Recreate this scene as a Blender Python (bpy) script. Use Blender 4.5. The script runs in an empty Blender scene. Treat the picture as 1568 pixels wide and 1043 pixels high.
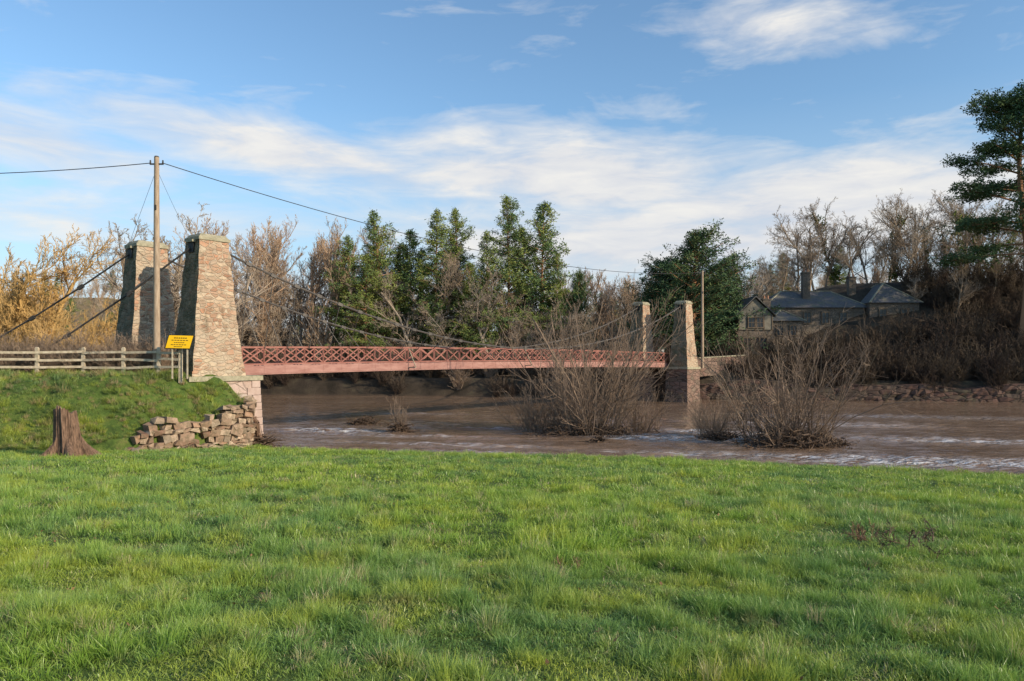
import bpy, math, numpy as np
from mathutils import Vector, noise as mnoise
R = np.random.default_rng(7)
scene = bpy.context.scene
scene.view_settings.view_transform='Standard'; scene.view_settings.look='None'; scene.view_settings.exposure=0
CAMZ=4.9
def at(px,row,d): return np.array([(px-784)/1130*d, d, CAMZ+(550-row)/1130*d])
def S(t):
    t=np.clip(t,0,1); return t*t*(3-2*t)
def nrm(v): return v/(np.linalg.norm(v,axis=-1,keepdims=True)+1e-9)

# ---------------------------------------------------------------- mesh builder
class MB:
    def __init__(s): s.V=[];s.F=[];s.M=[];s.n=0;s.T=[]
    def add(s,V,F,mat=0,t=None):
        V=np.asarray(V,float).reshape(-1,3);F=np.asarray(F,int)
        s.V.append(V);s.F.append(F+s.n);s.M.append(np.full(len(F),mat));s.n+=len(V)
        s.T.append(np.zeros(len(V)) if t is None else np.asarray(t,float))
    def box(s,c,size,ax=None,mat=0,taper=1.0):
        c=np.asarray(c,float);h=np.asarray(size,float)/2
        if ax is None: ax=np.eye(3)
        sg=np.array([[-1,-1,-1],[1,-1,-1],[1,1,-1],[-1,1,-1],[-1,-1,1],[1,-1,1],[1,1,1],[-1,1,1]],float)
        P=sg*h; P[4:,:2]*=taper
        s.add(c+P@np.asarray(ax),[[0,3,2,1],[4,5,6,7],[0,1,5,4],[1,2,6,5],[2,3,7,6],[3,0,4,7]],mat)
    def beam(s,p0,p1,w,h,mat=0,up=(0,0,1)):
        p0=np.asarray(p0,float);p1=np.asarray(p1,float);d=p1-p0;L=np.linalg.norm(d)
        if L<1e-6:return
        d/=L;u=np.asarray(up,float)
        if abs(d@u)>.97:u=np.array([1.,0,0]) if abs(d[0])<.9 else np.array([0,1.,0])
        sd=nrm(np.cross(d,u));u=np.cross(sd,d)
        s.box((p0+p1)/2,(L,w,h),np.array([d,sd,u]),mat)
    def tubes(s,segs,k=3,mat=0):
        A=np.asarray(segs,float)
        p0=A[:,0:3];p1=A[:,3:6];r0=A[:,6:7];r1=A[:,7:8];d=nrm(p1-p0)
        ref=np.where(np.abs(d[:,2:3])>.9,np.array([[1.,0,0]]),np.array([[0,0,1.]]))
        a=nrm(np.cross(d,ref));b=np.cross(d,a);n=len(A)
        V=np.zeros((n,2*k,3))
        for i in range(k):
            c,sn=math.cos(2*math.pi*i/k),math.sin(2*math.pi*i/k);o=a*c+b*sn
            V[:,i]=p0+o*r0;V[:,k+i]=p1+o*r1
        base=(np.arange(n)*2*k)[:,None]
        for i in range(k):
            j=(i+1)%k
            F=np.concatenate([base+i,base+j,base+k+j,base+k+i],1)
            s.F.append(F+s.n);s.M.append(np.full(n,mat))
        s.V.append(V.reshape(-1,3));s.T.append(np.zeros(n*2*k));s.n+=n*2*k
    def mesh(s,name,mats,smooth=False,tattr=False):
        me=bpy.data.meshes.new(name)
        V=np.concatenate(s.V);me.vertices.add(len(V));me.vertices.foreach_set('co',V.ravel())
        lp=np.concatenate([f.ravel() for f in s.F]);tot=np.concatenate([np.full(len(f),f.shape[1]) for f in s.F])
        st=np.concatenate([[0],np.cumsum(tot)[:-1]])
        me.loops.add(len(lp));me.loops.foreach_set('vertex_index',lp.astype(np.int32))
        me.polygons.add(len(tot));me.polygons.foreach_set('loop_start',st.astype(np.int32))
        try: me.polygons.foreach_set('loop_total',tot.astype(np.int32))
        except Exception: pass
        me.polygons.foreach_set('material_index',np.concatenate(s.M).astype(np.int32))
        me.polygons.foreach_set('use_smooth',np.full(len(tot),bool(smooth)))
        for m in mats: me.materials.append(m)
        if tattr:
            a=me.attributes.new('t','FLOAT','POINT');a.data.foreach_set('value',np.concatenate(s.T).astype(np.float32))
        me.update(calc_edges=True);me.validate()
        return me
    def obj(s,name,mats,smooth=False,parent=None,tattr=False):
        o=bpy.data.objects.new(name,s.mesh(name+'_mesh',mats,smooth,tattr));scene.collection.objects.link(o)
        if parent:o.parent=parent
        return o
def link(name,me,loc=(0,0,0),rz=0,sc=1):
    o=bpy.data.objects.new(name,me);scene.collection.objects.link(o);o.location=loc;o.rotation_euler=(0,0,rz)
    o.scale=(sc,sc,sc) if np.isscalar(sc) else sc
    return o
def empty(name,loc=(0,0,0)):
    o=bpy.data.objects.new(name,None);scene.collection.objects.link(o);o.location=loc;return o

# ---------------------------------------------------------------- materials
class NT:
    def __init__(s,nt): s.nt=nt;s.N=nt.nodes;s.L=nt.links
    def n(s,t,**k):
        nd=s.N.new(t)
        for a,b in k.items(): setattr(nd,a,b)
        return nd
    def set(s,sock,v):
        if isinstance(v,bpy.types.NodeSocket): s.L.new(v,sock)
        elif isinstance(v,bpy.types.Node): s.L.new(v.outputs[0],sock)
        else: sock.default_value=v
    def math(s,op,a,b=0.,c=None,clamp=False):
        nd=s.N.new('ShaderNodeMath');nd.operation=op;nd.use_clamp=clamp
        s.set(nd.inputs[0],a);s.set(nd.inputs[1],b)
        if c is not None:s.set(nd.inputs[2],c)
        return nd.outputs[0]
    def mix(s,f,a,b,bt='MIX'):
        nd=s.N.new('ShaderNodeMix');nd.data_type='RGBA';nd.blend_type=bt;nd.clamp_factor=True
        s.set(nd.inputs[0],f);s.set(nd.inputs[6],a if not isinstance(a,tuple) else (*a[:3],1));s.set(nd.inputs[7],b if not isinstance(b,tuple) else (*b[:3],1))
        return nd.outputs[2]
    def noise(s,vec,scale,det=4,rough=.55,dist=0,col=False):
        nd=s.N.new('ShaderNodeTexNoise');s.L.new(vec,nd.inputs['Vector'])
        nd.inputs['Scale'].default_value=scale;nd.inputs['Detail'].default_value=det;nd.inputs['Roughness'].default_value=rough;nd.inputs['Distortion'].default_value=dist
        return nd.outputs[1 if col else 0]
    def ramp(s,f,stops):
        nd=s.N.new('ShaderNodeValToRGB');s.set(nd.inputs[0],f);e=nd.color_ramp.elements
        e[0].position=stops[0][0];e[0].color=(*stops[0][1],1);e[1].position=stops[-1][0];e[1].color=(*stops[-1][1],1)
        for p,c in stops[1:-1]:
            x=e.new(p);x.color=(*c,1)
        return nd.outputs[0]
    def rng(s,f,a,b,c=0.,d=1.):
        nd=s.N.new('ShaderNodeMapRange');s.set(nd.inputs[0],f);nd.inputs[1].default_value=a;nd.inputs[2].default_value=b;nd.inputs[3].default_value=c;nd.inputs[4].default_value=d
        return nd.outputs[0]
    def scalev(s,vec,sc,rot=(0,0,0)):
        nd=s.N.new('ShaderNodeMapping');s.L.new(vec,nd.inputs[0]);nd.inputs['Scale'].default_value=sc;nd.inputs['Rotation'].default_value=rot
        return nd.outputs[0]
def mat(name):
    m=bpy.data.materials.new(name);m.use_nodes=True;t=NT(m.node_tree);t.N.clear()
    out=t.N.new('ShaderNodeOutputMaterial');b=t.N.new('ShaderNodeBsdfPrincipled');t.L.new(b.outputs[0],out.inputs[0])
    t.out=out;t.b=b;t.pos=t.N.new('ShaderNodeNewGeometry').outputs['Position'];t.m=m
    b.inputs['Roughness'].default_value=.85;b.inputs['Specular IOR Level'].default_value=.25
    return t
def bump(t,h,strength,dist=.05):
    nd=t.N.new('ShaderNodeBump');nd.inputs['Strength'].default_value=strength;nd.inputs['Distance'].default_value=dist
    t.set(nd.inputs['Height'],h);t.L.new(nd.outputs[0],t.b.inputs['Normal'])
def simple(name,c1,c2,scale=3,bmp=.3,rough=.85,metal=0,st=(1,1,1)):
    t=mat(name);v=t.scalev(t.pos,st);n=t.noise(v,scale,5,.6)
    t.set(t.b.inputs['Base Color'],t.mix(t.rng(n,.3,.7),c1,c2));t.b.inputs['Roughness'].default_value=rough;t.b.inputs['Metallic'].default_value=metal
    if bmp:bump(t,t.noise(v,scale*4,4),bmp,.03)
    return t.m
def masonry(name,cols,mortar,scale=(2.4,2.4,4.2),edge=.05,lichen=.3,dark=.5,shade=None,fine_d=.55):
    t=mat(name)
    w=t.noise(t.pos,1.6,2,.5,col=True)
    add=t.n('ShaderNodeMixRGB',blend_type='ADD');add.inputs[0].default_value=.18;t.L.new(t.pos,add.inputs[1]);t.L.new(w,add.inputs[2])
    v=t.scalev(add.outputs[0],scale)
    a=t.n('ShaderNodeTexVoronoi');t.L.new(v,a.inputs['Vector']);a.inputs['Scale'].default_value=1
    e=t.n('ShaderNodeTexVoronoi',feature='DISTANCE_TO_EDGE');t.L.new(v,e.inputs['Vector']);e.inputs['Scale'].default_value=1
    sep=t.n('ShaderNodeSeparateColor');t.L.new(a.outputs['Color'],sep.inputs[0])
    k=len(cols);c=t.ramp(sep.outputs[0],[(i/(k-1),cols[i]) for i in range(k)])
    fine=t.noise(t.pos,14,5,.65)
    c=t.mix(t.rng(fine,.42,.8,0,fine_d),c,(.16,.13,.10))
    c=t.mix(t.rng(t.noise(t.pos,.55,4,.6),.46,.62,0,lichen),c,(.46,.38,.27))
    c=t.mix(t.rng(t.noise(t.scalev(t.pos,(1,1,.45)),1.3,5,.65),.54,.68,0,dark),c,(.09,.075,.045))
    ed=t.rng(e.outputs['Distance'],edge*.4,edge)
    c=t.mix(ed,mortar,c)
    if shade is not None: # moss tone that also paints shade onto the face turned from the sun
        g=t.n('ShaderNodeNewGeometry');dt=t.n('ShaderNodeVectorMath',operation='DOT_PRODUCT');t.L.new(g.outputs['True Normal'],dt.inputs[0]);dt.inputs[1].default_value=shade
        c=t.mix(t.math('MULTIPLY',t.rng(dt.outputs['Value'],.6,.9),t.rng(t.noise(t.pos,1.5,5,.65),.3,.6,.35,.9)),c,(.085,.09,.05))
    t.set(t.b.inputs['Base Color'],c);t.b.inputs['Roughness'].default_value=.9
    h=t.math('ADD',t.rng(e.outputs['Distance'],0,edge*2.2),t.math('MULTIPLY',fine,.6))
    bump(t,h,.8,.06)
    return t.m
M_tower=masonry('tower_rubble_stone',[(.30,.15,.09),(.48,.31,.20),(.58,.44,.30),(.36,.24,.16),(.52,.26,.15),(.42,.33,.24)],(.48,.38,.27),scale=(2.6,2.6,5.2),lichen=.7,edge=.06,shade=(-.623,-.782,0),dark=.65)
M_cap=simple('cap_stone',(.22,.20,.13),(.42,.37,.26),4,.5)
M_abut=masonry('abutment_render',[(.46,.33,.28),(.52,.38,.32),(.42,.29,.24),(.50,.40,.34)],(.36,.27,.22),scale=(.9,.9,1.6),edge=.03,lichen=.4,dark=.55)
M_red=masonry('red_sandstone',[(.17,.10,.075),(.25,.15,.115),(.20,.13,.10),(.13,.095,.07)],(.07,.05,.04),scale=(1.1,1.1,2.6),edge=.05,lichen=.12)
M_housew=masonry('house_wall_stone',[(.13,.105,.085),(.18,.14,.11),(.15,.12,.09)],(.12,.10,.08),scale=(1.8,1.8,3.6),edge=.04,lichen=.05)
M_paint=simple('red_oxide_paint',(.22,.078,.058),(.35,.155,.12),1.5,.1,.6)
M_fascia=simple('faded_pink_fascia',(.27,.125,.10),(.41,.225,.185),1.2,.1,.65,st=(1,1,4))
M_iron=simple('dark_iron',(.035,.034,.035),(.085,.075,.065),5,.2,.55,.2)
M_chain=simple('sunlit_chain_iron',(.07,.062,.058),(.14,.12,.10),2,.2,.5,.2)  # lighter copy of the iron, sunlight put into its colour
M_timber=simple('weathered_timber',(.34,.27,.18),(.58,.49,.36),6,.4)
M_deck=simple('deck_boards',(.12,.10,.08),(.2,.17,.13),4,.2)
M_pole=simple('pole_timber',(.26,.18,.12),(.46,.35,.25),4,.3,st=(3,3,.4))
M_yel=simple('yellow_sign_face',(.80,.46,.01),(.86,.52,.02),3,0,.5)
M_blk=simple('black_print_and_slot_shade',(.012,.012,.012),(.02,.02,.02),3,0,.6)
M_white=simple('white_paint',(.6,.6,.57),(.8,.8,.78),6,0,.6)
M_cream=simple('cream_render',(.16,.14,.105),(.25,.22,.17),3,.1)
M_glass=simple('window_glass',(.02,.025,.03),(.04,.05,.06),1,0,.08)
M_stump=simple('stump_wood',(.05,.03,.02),(.28,.17,.11),5,1.0,st=(3,3,.5))
M_debris=simple('flood_debris',(.05,.032,.022),(.18,.12,.08),6,.8)
M_cut=simple('cut_wood',(.25,.17,.10),(.36,.26,.17),9,.3)
t=mat('slate_roof');c=t.mix(t.rng(t.noise(t.scalev(t.pos,(1,1,3)),3,5,.7),.35,.65),(.085,.08,.082),(.15,.14,.14))
t.set(t.b.inputs['Base Color'],t.mix(t.rng(t.noise(t.pos,1.2,4),.45,.7,0,.7),c,(.15,.14,.09)));t.b.inputs['Roughness'].default_value=.9;bump(t,t.noise(t.scalev(t.pos,(1.5,1.5,8)),2,2),.6,.08);M_slate=t.m
def to_diffuse(t,c,trans=0.):
    d=t.n('ShaderNodeBsdfDiffuse');t.set(d.inputs[0],c);t.N.remove(t.b);o=d.outputs[0]
    if trans:
        tr=t.n('ShaderNodeBsdfTranslucent');t.set(tr.inputs[0],c);mx=t.n('ShaderNodeMixShader');mx.inputs[0].default_value=trans
        t.L.new(o,mx.inputs[1]);t.L.new(tr.outputs[0],mx.inputs[2]);o=mx.outputs[0]
    t.L.new(o,t.out.inputs[0])
def bark(name,c1,c2,c3):
    t=mat(name);oi=t.n('ShaderNodeObjectInfo')
    c=t.mix(oi.outputs['Random'],c1,c2);c=t.mix(t.rng(t.noise(t.pos,.25,2),.4,.65,0,.7),c,c3)
    to_diffuse(t,c);return t.m
M_bark=bark('bare_bark',(.25,.195,.15),(.35,.285,.22),(.34,.25,.165))
M_willow=bark('golden_willow_bark',(.46,.28,.095),(.52,.33,.13),(.36,.25,.12))
M_warm=bark('birch_twigs',(.42,.27,.17),(.48,.33,.21),(.33,.25,.18))
M_brush=bark('dark_brush_twigs',(.055,.040,.034),(.10,.074,.056),(.14,.105,.07))
M_osier=bark('osier_stems',(.25,.18,.13),(.31,.225,.16),(.19,.14,.105))
M_ptrunk=bark('pine_bark',(.26,.15,.09),(.34,.19,.11),(.40,.21,.11))
def leafmat(name,c1,c2,c3,trans=.0):
    t=mat(name);oi=t.n('ShaderNodeObjectInfo')
    c=t.mix(oi.outputs['Random'],c1,c2);c=t.mix(t.rng(t.noise(t.pos,.45,4,.6),.42,.66,0,.9),c,c3)
    to_diffuse(t,c,trans);return t.m
M_needle=leafmat('pine_needles',(.085,.15,.07),(.15,.20,.065),(.28,.30,.075))
M_needleD=leafmat('dark_conifer_needles',(.055,.10,.055),(.075,.12,.052),(.14,.175,.07))
M_ivy=leafmat('ivy_leaves',(.06,.10,.025),(.09,.13,.035),(.19,.20,.04))
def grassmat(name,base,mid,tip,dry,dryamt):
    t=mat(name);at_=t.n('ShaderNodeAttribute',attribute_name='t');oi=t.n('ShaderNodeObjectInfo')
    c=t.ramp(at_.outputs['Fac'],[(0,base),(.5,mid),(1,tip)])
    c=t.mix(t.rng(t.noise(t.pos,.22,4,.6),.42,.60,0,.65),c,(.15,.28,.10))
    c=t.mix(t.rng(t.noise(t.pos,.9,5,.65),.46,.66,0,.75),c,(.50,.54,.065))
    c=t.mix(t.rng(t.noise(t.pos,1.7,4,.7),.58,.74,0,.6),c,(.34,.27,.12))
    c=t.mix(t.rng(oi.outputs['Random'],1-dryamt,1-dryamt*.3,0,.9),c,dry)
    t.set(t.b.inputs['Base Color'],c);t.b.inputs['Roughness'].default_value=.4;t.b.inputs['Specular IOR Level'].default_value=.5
    tr=t.n('ShaderNodeBsdfTranslucent');t.set(tr.inputs[0],c);mx=t.n('ShaderNodeMixShader');mx.inputs[0].default_value=.35
    t.L.new(t.b.outputs[0],mx.inputs[1]);t.L.new(tr.outputs[0],mx.inputs[2]);t.L.new(mx.outputs[0],t.out.inputs[0])
    return t.m
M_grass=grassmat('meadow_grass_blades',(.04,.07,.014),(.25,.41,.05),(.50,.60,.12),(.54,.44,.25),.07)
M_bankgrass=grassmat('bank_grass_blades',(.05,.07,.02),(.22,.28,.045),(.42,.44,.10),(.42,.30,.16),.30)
M_leaf=simple('dead_leaf',(.16,.075,.035),(.28,.16,.085),8,0)

# ---------------------------------------------------------------- terrain
T1=np.array([-16.5,40.,0]);T2=np.array([-20.95,42.3,0]);T3=np.array([19.75,85.,0]);T4=np.array([15.2,87.,0])
EX=[-300,-60,-24,-20.5,-13.9,-12,5.4,20.4,40,80,300];EY=[200,70,46,43.6,41,37.4,34.9,29.6,21,0,-110]
FX=[-300,-34,21,57,300];FY=[140,100,90,84,50]
def Ey(x): return np.interp(x,EX,EY)
def Fy(x): return np.interp(x,FX,FY)
W1=np.array([-13.9,38.2]);W2=np.array([-16.9,33.6])
FP=np.array([(-300,12),(-80,24),(-40,28),(-24,29.6),(-19.4,31.4),W2,W1,(-14.3,40.6)],float)
WZ=[.9,.9,.9,1.0,1.1,1.35,2.35,2.5];WW=[8,8,8,7.5,6.2,4.2,1.9,1.5]
def hfun(x,y):
    x=np.asarray(x,float);y=np.asarray(y,float)
    E0=np.interp(x,[-300,-14,5.4,20.4,40,80,300],[44,39,34.9,29.6,21,0,-110])
    d=E0-y
    zf=.22+.084*np.clip(d,0,60)+.012*np.clip(d-60,0,400)
    zf=zf+(.05*np.sin(x*.9+1.3*np.sin(y*.5))*np.sin(y*.7+.6)+.04*np.sin(x*2.3+y*1.1)*np.sin(y*2.6-x*.7))*S(d/4)
    best=np.full(x.shape,1e9);sg=np.ones(x.shape);wz=np.zeros(x.shape);ww=np.ones(x.shape)
    for i in range(len(FP)-1):
        a,b=FP[i],FP[i+1];e=b-a;L2=e@e
        tt=np.clip(((x-a[0])*e[0]+(y-a[1])*e[1])/L2,0,1)
        dx=x-a[0]-tt*e[0];dy=y-a[1]-tt*e[1];dd=np.hypot(dx,dy);cr=e[0]*dy-e[1]*dx
        m=dd<best;best=np.where(m,dd,best);sg=np.where(m,np.sign(cr),sg)
        wz=np.where(m,WZ[i]+(WZ[i+1]-WZ[i])*tt,wz);ww=np.where(m,WW[i]+(WW[i+1]-WW[i])*tt,ww)
    dF=best*sg
    lump=.18*np.sin(x*1.7+y*.9)*np.sin(y*1.3-x*.4)+.10*np.sin(x*4.1+1)*np.sin(y*3.7)
    P=S(dF/ww);zp=np.maximum(wz,zf)+(4.08-np.maximum(wz,zf))*P+lump*4*P*(1-P)
    z=np.where((dF>0)&(x<-13.2),zp,zf)
    e=Ey(x);f=Fy(x)
    dn=y-e
    z=np.where(dn>0,z+(-1.2-z)*S(dn/np.where(x<-13.5,1.4,.9)),z)
    df=y-f
    hill=13.5*S((df-3)/24)*S((x-22)/30)
    bank=2.3*S((df+.2)/1.2)+.6*S(df/12)
    pad=np.exp(-(((x-22)/7)**2+((y-93)/6)**2)**2)
    zz=-1.2+(1.2+bank)+hill
    zz=zz+(4.1-zz)*pad*S((df+.5)/2)
    lw=S((-x/np.maximum(y,1)-.35)/.2)
    farh=S((y-150)/260)*(11+24*lw+3*np.sin(x*.03))+S((y-500)/900)*25
    zz=zz+farh+.25*np.sin(x*.5)*np.sin(y*.43)*S(df/8)
    z=np.where(df>-.4,np.where(df<0,-1.2+(zz+1.2)*S((df+.4)/.4),zz),z)
    return z
xs=np.concatenate([np.linspace(-1500,-120,16)[:-1],np.arange(-120,-42,3),np.arange(-42,26,.38),np.arange(26,90,1.5),np.linspace(90,1500,20)])
ys=np.concatenate([np.linspace(-500,-10,14)[:-1],np.arange(-10,48,.38),np.arange(48,82,3),np.arange(82,122,.8),np.arange(122,420,8),np.linspace(420,2500,16)])
X,Y=np.meshgrid(xs,ys);Z=hfun(X,Y)
nx,ny=len(xs),len(ys);I=np.arange(nx*ny).reshape(ny,nx)
b=MB();b.add(np.stack([X,Y,Z],-1).reshape(-1,3),np.stack([I[:-1,:-1],I[:-1,1:],I[1:,1:],I[1:,:-1]],-1).reshape(-1,4))
t=mat('ground_soil_and_grass')
g=t.ramp(t.noise(t.pos,2.2,6,.7),[(.3,(.04,.065,.014)),(.5,(.08,.125,.022)),(.62,(.13,.155,.035)),(.75,(.16,.12,.055))])
br=t.ramp(t.noise(t.pos,.5,6,.65),[(.3,(.030,.023,.015)),(.55,(.062,.046,.032)),(.75,(.11,.095,.055))])
sp=t.n('ShaderNodeSeparateXYZ');t.L.new(t.pos,sp.inputs[0])
c=t.mix(t.rng(sp.outputs[1],60,75),g,br)
far=t.ramp(t.noise(t.pos,.02,5,.6),[(.35,(.16,.10,.05)),(.5,(.24,.17,.07)),(.6,(.16,.17,.05)),(.75,(.12,.08,.05))])
c=t.mix(t.rng(sp.outputs[1],130,190),c,far)
c=t.mix(t.rng(sp.outputs[2],.05,.3,0,1),(.08,.055,.038),c)
t.set(t.b.inputs['Base Color'],c);t.b.inputs['Roughness'].default_value=.95;bump(t,t.noise(t.pos,5,6,.7),.8,.12)
b.obj('ground',[t.m],smooth=True)

# ---------------------------------------------------------------- river: real wave geometry
wx=np.concatenate([np.linspace(-400,-34,20)[:-1],np.arange(-34,34,.24),np.linspace(34,90,120)[:-1],np.linspace(90,500,12)])
wy=np.concatenate([np.linspace(-200,26,14)[:-1],np.arange(26,58,.17),np.arange(58,102,.45),np.linspace(102,260,14)])
WX,WY=np.meshgrid(wx,wy)
def turbm(x,y):
    m=np.zeros(x.shape)
    for (cx,cy,sx,sy,a) in [(-12.5,50.5,4.5,1.8,1.0),(-7,47,7,1.0,.6),(9.5,46,6.5,2.0,1.0),(13,49.5,5,1.6,.8),(-1,52,4,1,.5),(20,35,9,2.2,1.0),(11,38,9,1.2,.7),(27,44,7,1.8,.75),(-5,42.5,8,1.1,.6),(24,55,8,1.8,.6),(6,60,9,1.8,.4),(-2,38.6,8,.8,.5),(35,62,14,3,.5),(-8,66,8,2,.4)]:
        yy=y-cy+.22*(x-cx);m=np.maximum(m,a*np.exp(-((x-cx)/sx)**2-(yy/sy)**2))
    return m
TM=turbm(WX,WY);rw=np.random.default_rng(21);H=np.zeros(WX.shape)
warp=.6*np.sin(WX*.31+WY*.2)+.5*np.sin(WY*.43-WX*.17)
for lam,amp,nn_ in ((3.2,.016,5),(1.7,.017,7),(.95,.014,9)):
    for _ in range(nn_):
        th=rw.normal(math.radians(80),.55);k=2*math.pi/(lam*rw.uniform(.75,1.3))
        H+=amp/math.sqrt(nn_)*1.4*np.sin(k*(WX*math.cos(th)+WY*math.sin(th))+warp*rw.uniform(1,3)+rw.uniform(0,6.28))
H=H*(.7+2.6*TM)
near=((WX>-36)&(WX<92)&(WY>25)&(WY<104));H=np.where(near,H,0)
nx,ny=len(wx),len(wy);I=np.arange(nx*ny).reshape(ny,nx)
b=MB();b.add(np.stack([WX,WY,H],-1).reshape(-1,3),np.stack([I[:-1,:-1],I[:-1,1:],I[1:,1:],I[1:,:-1]],-1).reshape(-1,4),0,TM.ravel())
t=mat('muddy_river_water')
t.b.inputs['IOR'].default_value=1.33;t.b.inputs['Specular IOR Level'].default_value=.5
ta=t.n('ShaderNodeAttribute',attribute_name='t').outputs['Fac']
v1=t.scalev(t.pos,(.5,1.0,1),(0,0,math.radians(-12)))
mid_=t.noise(v1,2.4,3,.6,.6);fine=t.noise(v1,8,2,.6,.4);bigc=t.noise(v1,.25,3,.6,1)
h=t.math('ADD',t.math('MULTIPLY',mid_,t.math('MULTIPLY_ADD',ta,.9,.38)),t.math('MULTIPLY',fine,t.math('MULTIPLY_ADD',ta,.5,.10)))
bump(t,h,1.0,.17)
c=t.mix(t.rng(bigc,.35,.65),(.17,.105,.066),(.25,.165,.108))
foam_glint=t.math('MULTIPLY',t.rng(t.noise(t.scalev(t.pos,(.40,1.9,1),(0,0,math.radians(-12))),2.6,5,.72,.8),.47,.58),t.rng(ta,.22,.8),clamp=True)  # pale streaks: foam plus sky glints painted into the water colour
t.set(t.b.inputs['Base Color'],t.mix(t.math('MULTIPLY',foam_glint,.85),c,(.72,.70,.70)))
t.set(t.b.inputs['Roughness'],t.rng(foam_glint,0,1,.05,.4))
b.obj('river',[t.m],smooth=True,tattr=True)

# ---------------------------------------------------------------- trees generators
def rot_about(d,ang,az):
    ref=np.array([0,0,1.]) if abs(d[2])<.9 else np.array([1.,0,0])
    a=np.cross(d,ref);a/=np.linalg.norm(a);c=np.cross(d,a)
    return d*math.cos(ang)+(a*math.cos(az)+c*math.sin(az))*math.sin(ang)
def grow(rng,segs,p,d,L,r,lvl,mx,up,kids,ratio,ang,wob=.16,minr=.014):
    n=(6,4,3,3,2)[min(lvl,4)]
    for i in range(n):
        d=d+rng.normal(0,wob,3);d[2]+=up*(.5 if lvl==0 else 1);d=d/np.linalg.norm(d)
        q=p+d*(L/n);r1=max(r*(1-.62/n*(1+(i==n-1)*.4)),minr*.7)
        segs.append((*p,*q,r,r1))
        if lvl<mx and (lvl>0 or i>=1):
            k=kids[lvl];k=int(k)+(rng.random()<k%1)
            for _ in range(k):
                a=rng.uniform(*ang);s=rng.random()
                grow(rng,segs,p+(q-p)*s,rot_about(d,a,rng.uniform(0,6.283)),L*ratio[lvl]*(1-.45*i/n)*rng.uniform(.7,1.15),max(r1*.52,minr),lvl+1,mx,up,kids,ratio,ang,wob,minr)
        p=q;r=r1
def bare(seed,H,up=.10,kids=(2.4,2,2,1.7),ratio=(.5,.52,.5,.5),ang=(.45,1.0),r=None,mx=4,minr=.016):
    rng=np.random.default_rng(seed);segs=[]
    grow(rng,segs,np.zeros(3)-np.array([0,0,.3]),np.array([rng.normal(0,.05),rng.normal(0,.05),1.]),H*.86,r or H*.015,0,mx,up,kids,ratio,ang,minr=minr)
    b=MB();A=np.array(segs);thick=A[:,6]>.05
    zt=max(A[:,5]);A[:,:6]*=H/zt
    b.tubes(A[thick],6);b.tubes(A[~thick],3)
    return b,A
def bush(seed,n,H,W,minr=.012,kids=(1.2,1.8,1.5),sub=.34,base=.5,mx=2,out=1.0,wob=.09):
    rng=np.random.default_rng(seed);segs=[]
    for i in range(n):
        az=rng.uniform(0,6.283);lean=(rng.random()**.7)*math.atan(W/2/H)*1.25*out
        d=np.array([math.cos(az)*math.sin(lean),math.sin(az)*math.sin(lean),math.cos(lean)])
        p=np.array([math.cos(az)*base*rng.random(),math.sin(az)*base*rng.random(),-.3])
        grow(rng,segs,p,d,H*rng.uniform(.40,1.05),H*.0045+.008,1,mx+1,.05,(0,*kids),(0,sub,.5,.5),(.25,.8),wob,minr=minr)
    b=MB();b.tubes(np.array(segs),3);return b
def needles(rng,C,m,ln,w,mb,mat_,flat=.6):
    n=len(C);C=np.repeat(C,m,0);D=rng.normal(0,1,(n*m,3));D[:,2]*=flat;D[:,2]+=.15;D=nrm(D)
    P=nrm(np.cross(D,rng.normal(0,1,(n*m,3))));l=ln*rng.uniform(.5,1.2,(n*m,1))
    o=C+rng.normal(0,ln*.35,(n*m,3))
    V=np.stack([o,o+D*l+P*w,o+D*l*.9-P*w],1).reshape(-1,3)
    mb.add(V,np.arange(n*m*3).reshape(-1,3),mat_)
def pine(seed,H,Rm,lo=.22,power=.75,nb=150,droop=-.05):
    rng=np.random.default_rng(seed);b=MB();segs=[];C=[]
    nseg=10;lean=rng.normal(0,.015,2)
    tp=[np.array([lean[0]*H*(i/nseg)**2*2,lean[1]*H*(i/nseg)**2*2,H*i/nseg-.3]) for i in range(nseg+1)]
    for i in range(nseg):
        r0=H*.011*(1-i/nseg)+.03;r1=H*.011*(1-(i+1)/nseg)+.03;segs.append((*tp[i],*tp[i+1],r0,r1))
    asym=rng.uniform(0,6.28);ph=rng.uniform(0,6.28,4)
    for k in range(nb):
        t_=lo+(1-lo)*(k+rng.random())/nb
        q=(t_-lo)/(1-lo)
        prof=min(1,.50+q*2.2)*(1-q**1.6)**power+.06
        f=t_*nseg;i=min(int(f),nseg-1);p=tp[i]+(tp[i+1]-tp[i])*(f-i)
        az=rng.uniform(0,6.283)
        L=Rm*prof*rng.uniform(.5,1.12)*(1+.16*math.cos(az-asym))*(1+.22*math.sin(t_*27+ph[0]+1.5*math.cos(az-ph[1])))
        el=droop+.55*q+rng.normal(0,.12);d=np.array([math.cos(az)*math.cos(el),math.sin(az)*math.cos(el),math.sin(el)])
        e=p+d*L;e[2]+=L*.10
        segs.append((*p,*e,.02+L*.010,.012))
        m=max(3,int(L*3.6));s=rng.uniform(.3,1.03,m)
        c=p+(e-p)*s[:,None];lat=np.cross(d,[0,0,1.]);c=c+lat*(rng.normal(0,.18,m)*L*s*.8)[:,None];c[:,2]+=rng.normal(0,.13,m)
        C.append(c)
    A=np.array(segs);b.tubes(A,6,0)
    needles(rng,np.concatenate(C),9,.46,.065,b,1)
    return b
BARE=[]
for i,(H,up) in enumerate([(17,.10),(19,.14),(15,.08),(18,.12),(14,.16)]):
    bb,_=bare(100+i,H,up,minr=.018);BARE.append(bb.mesh('bare_tree_mesh',[M_bark]))
WARM=[]
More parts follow.
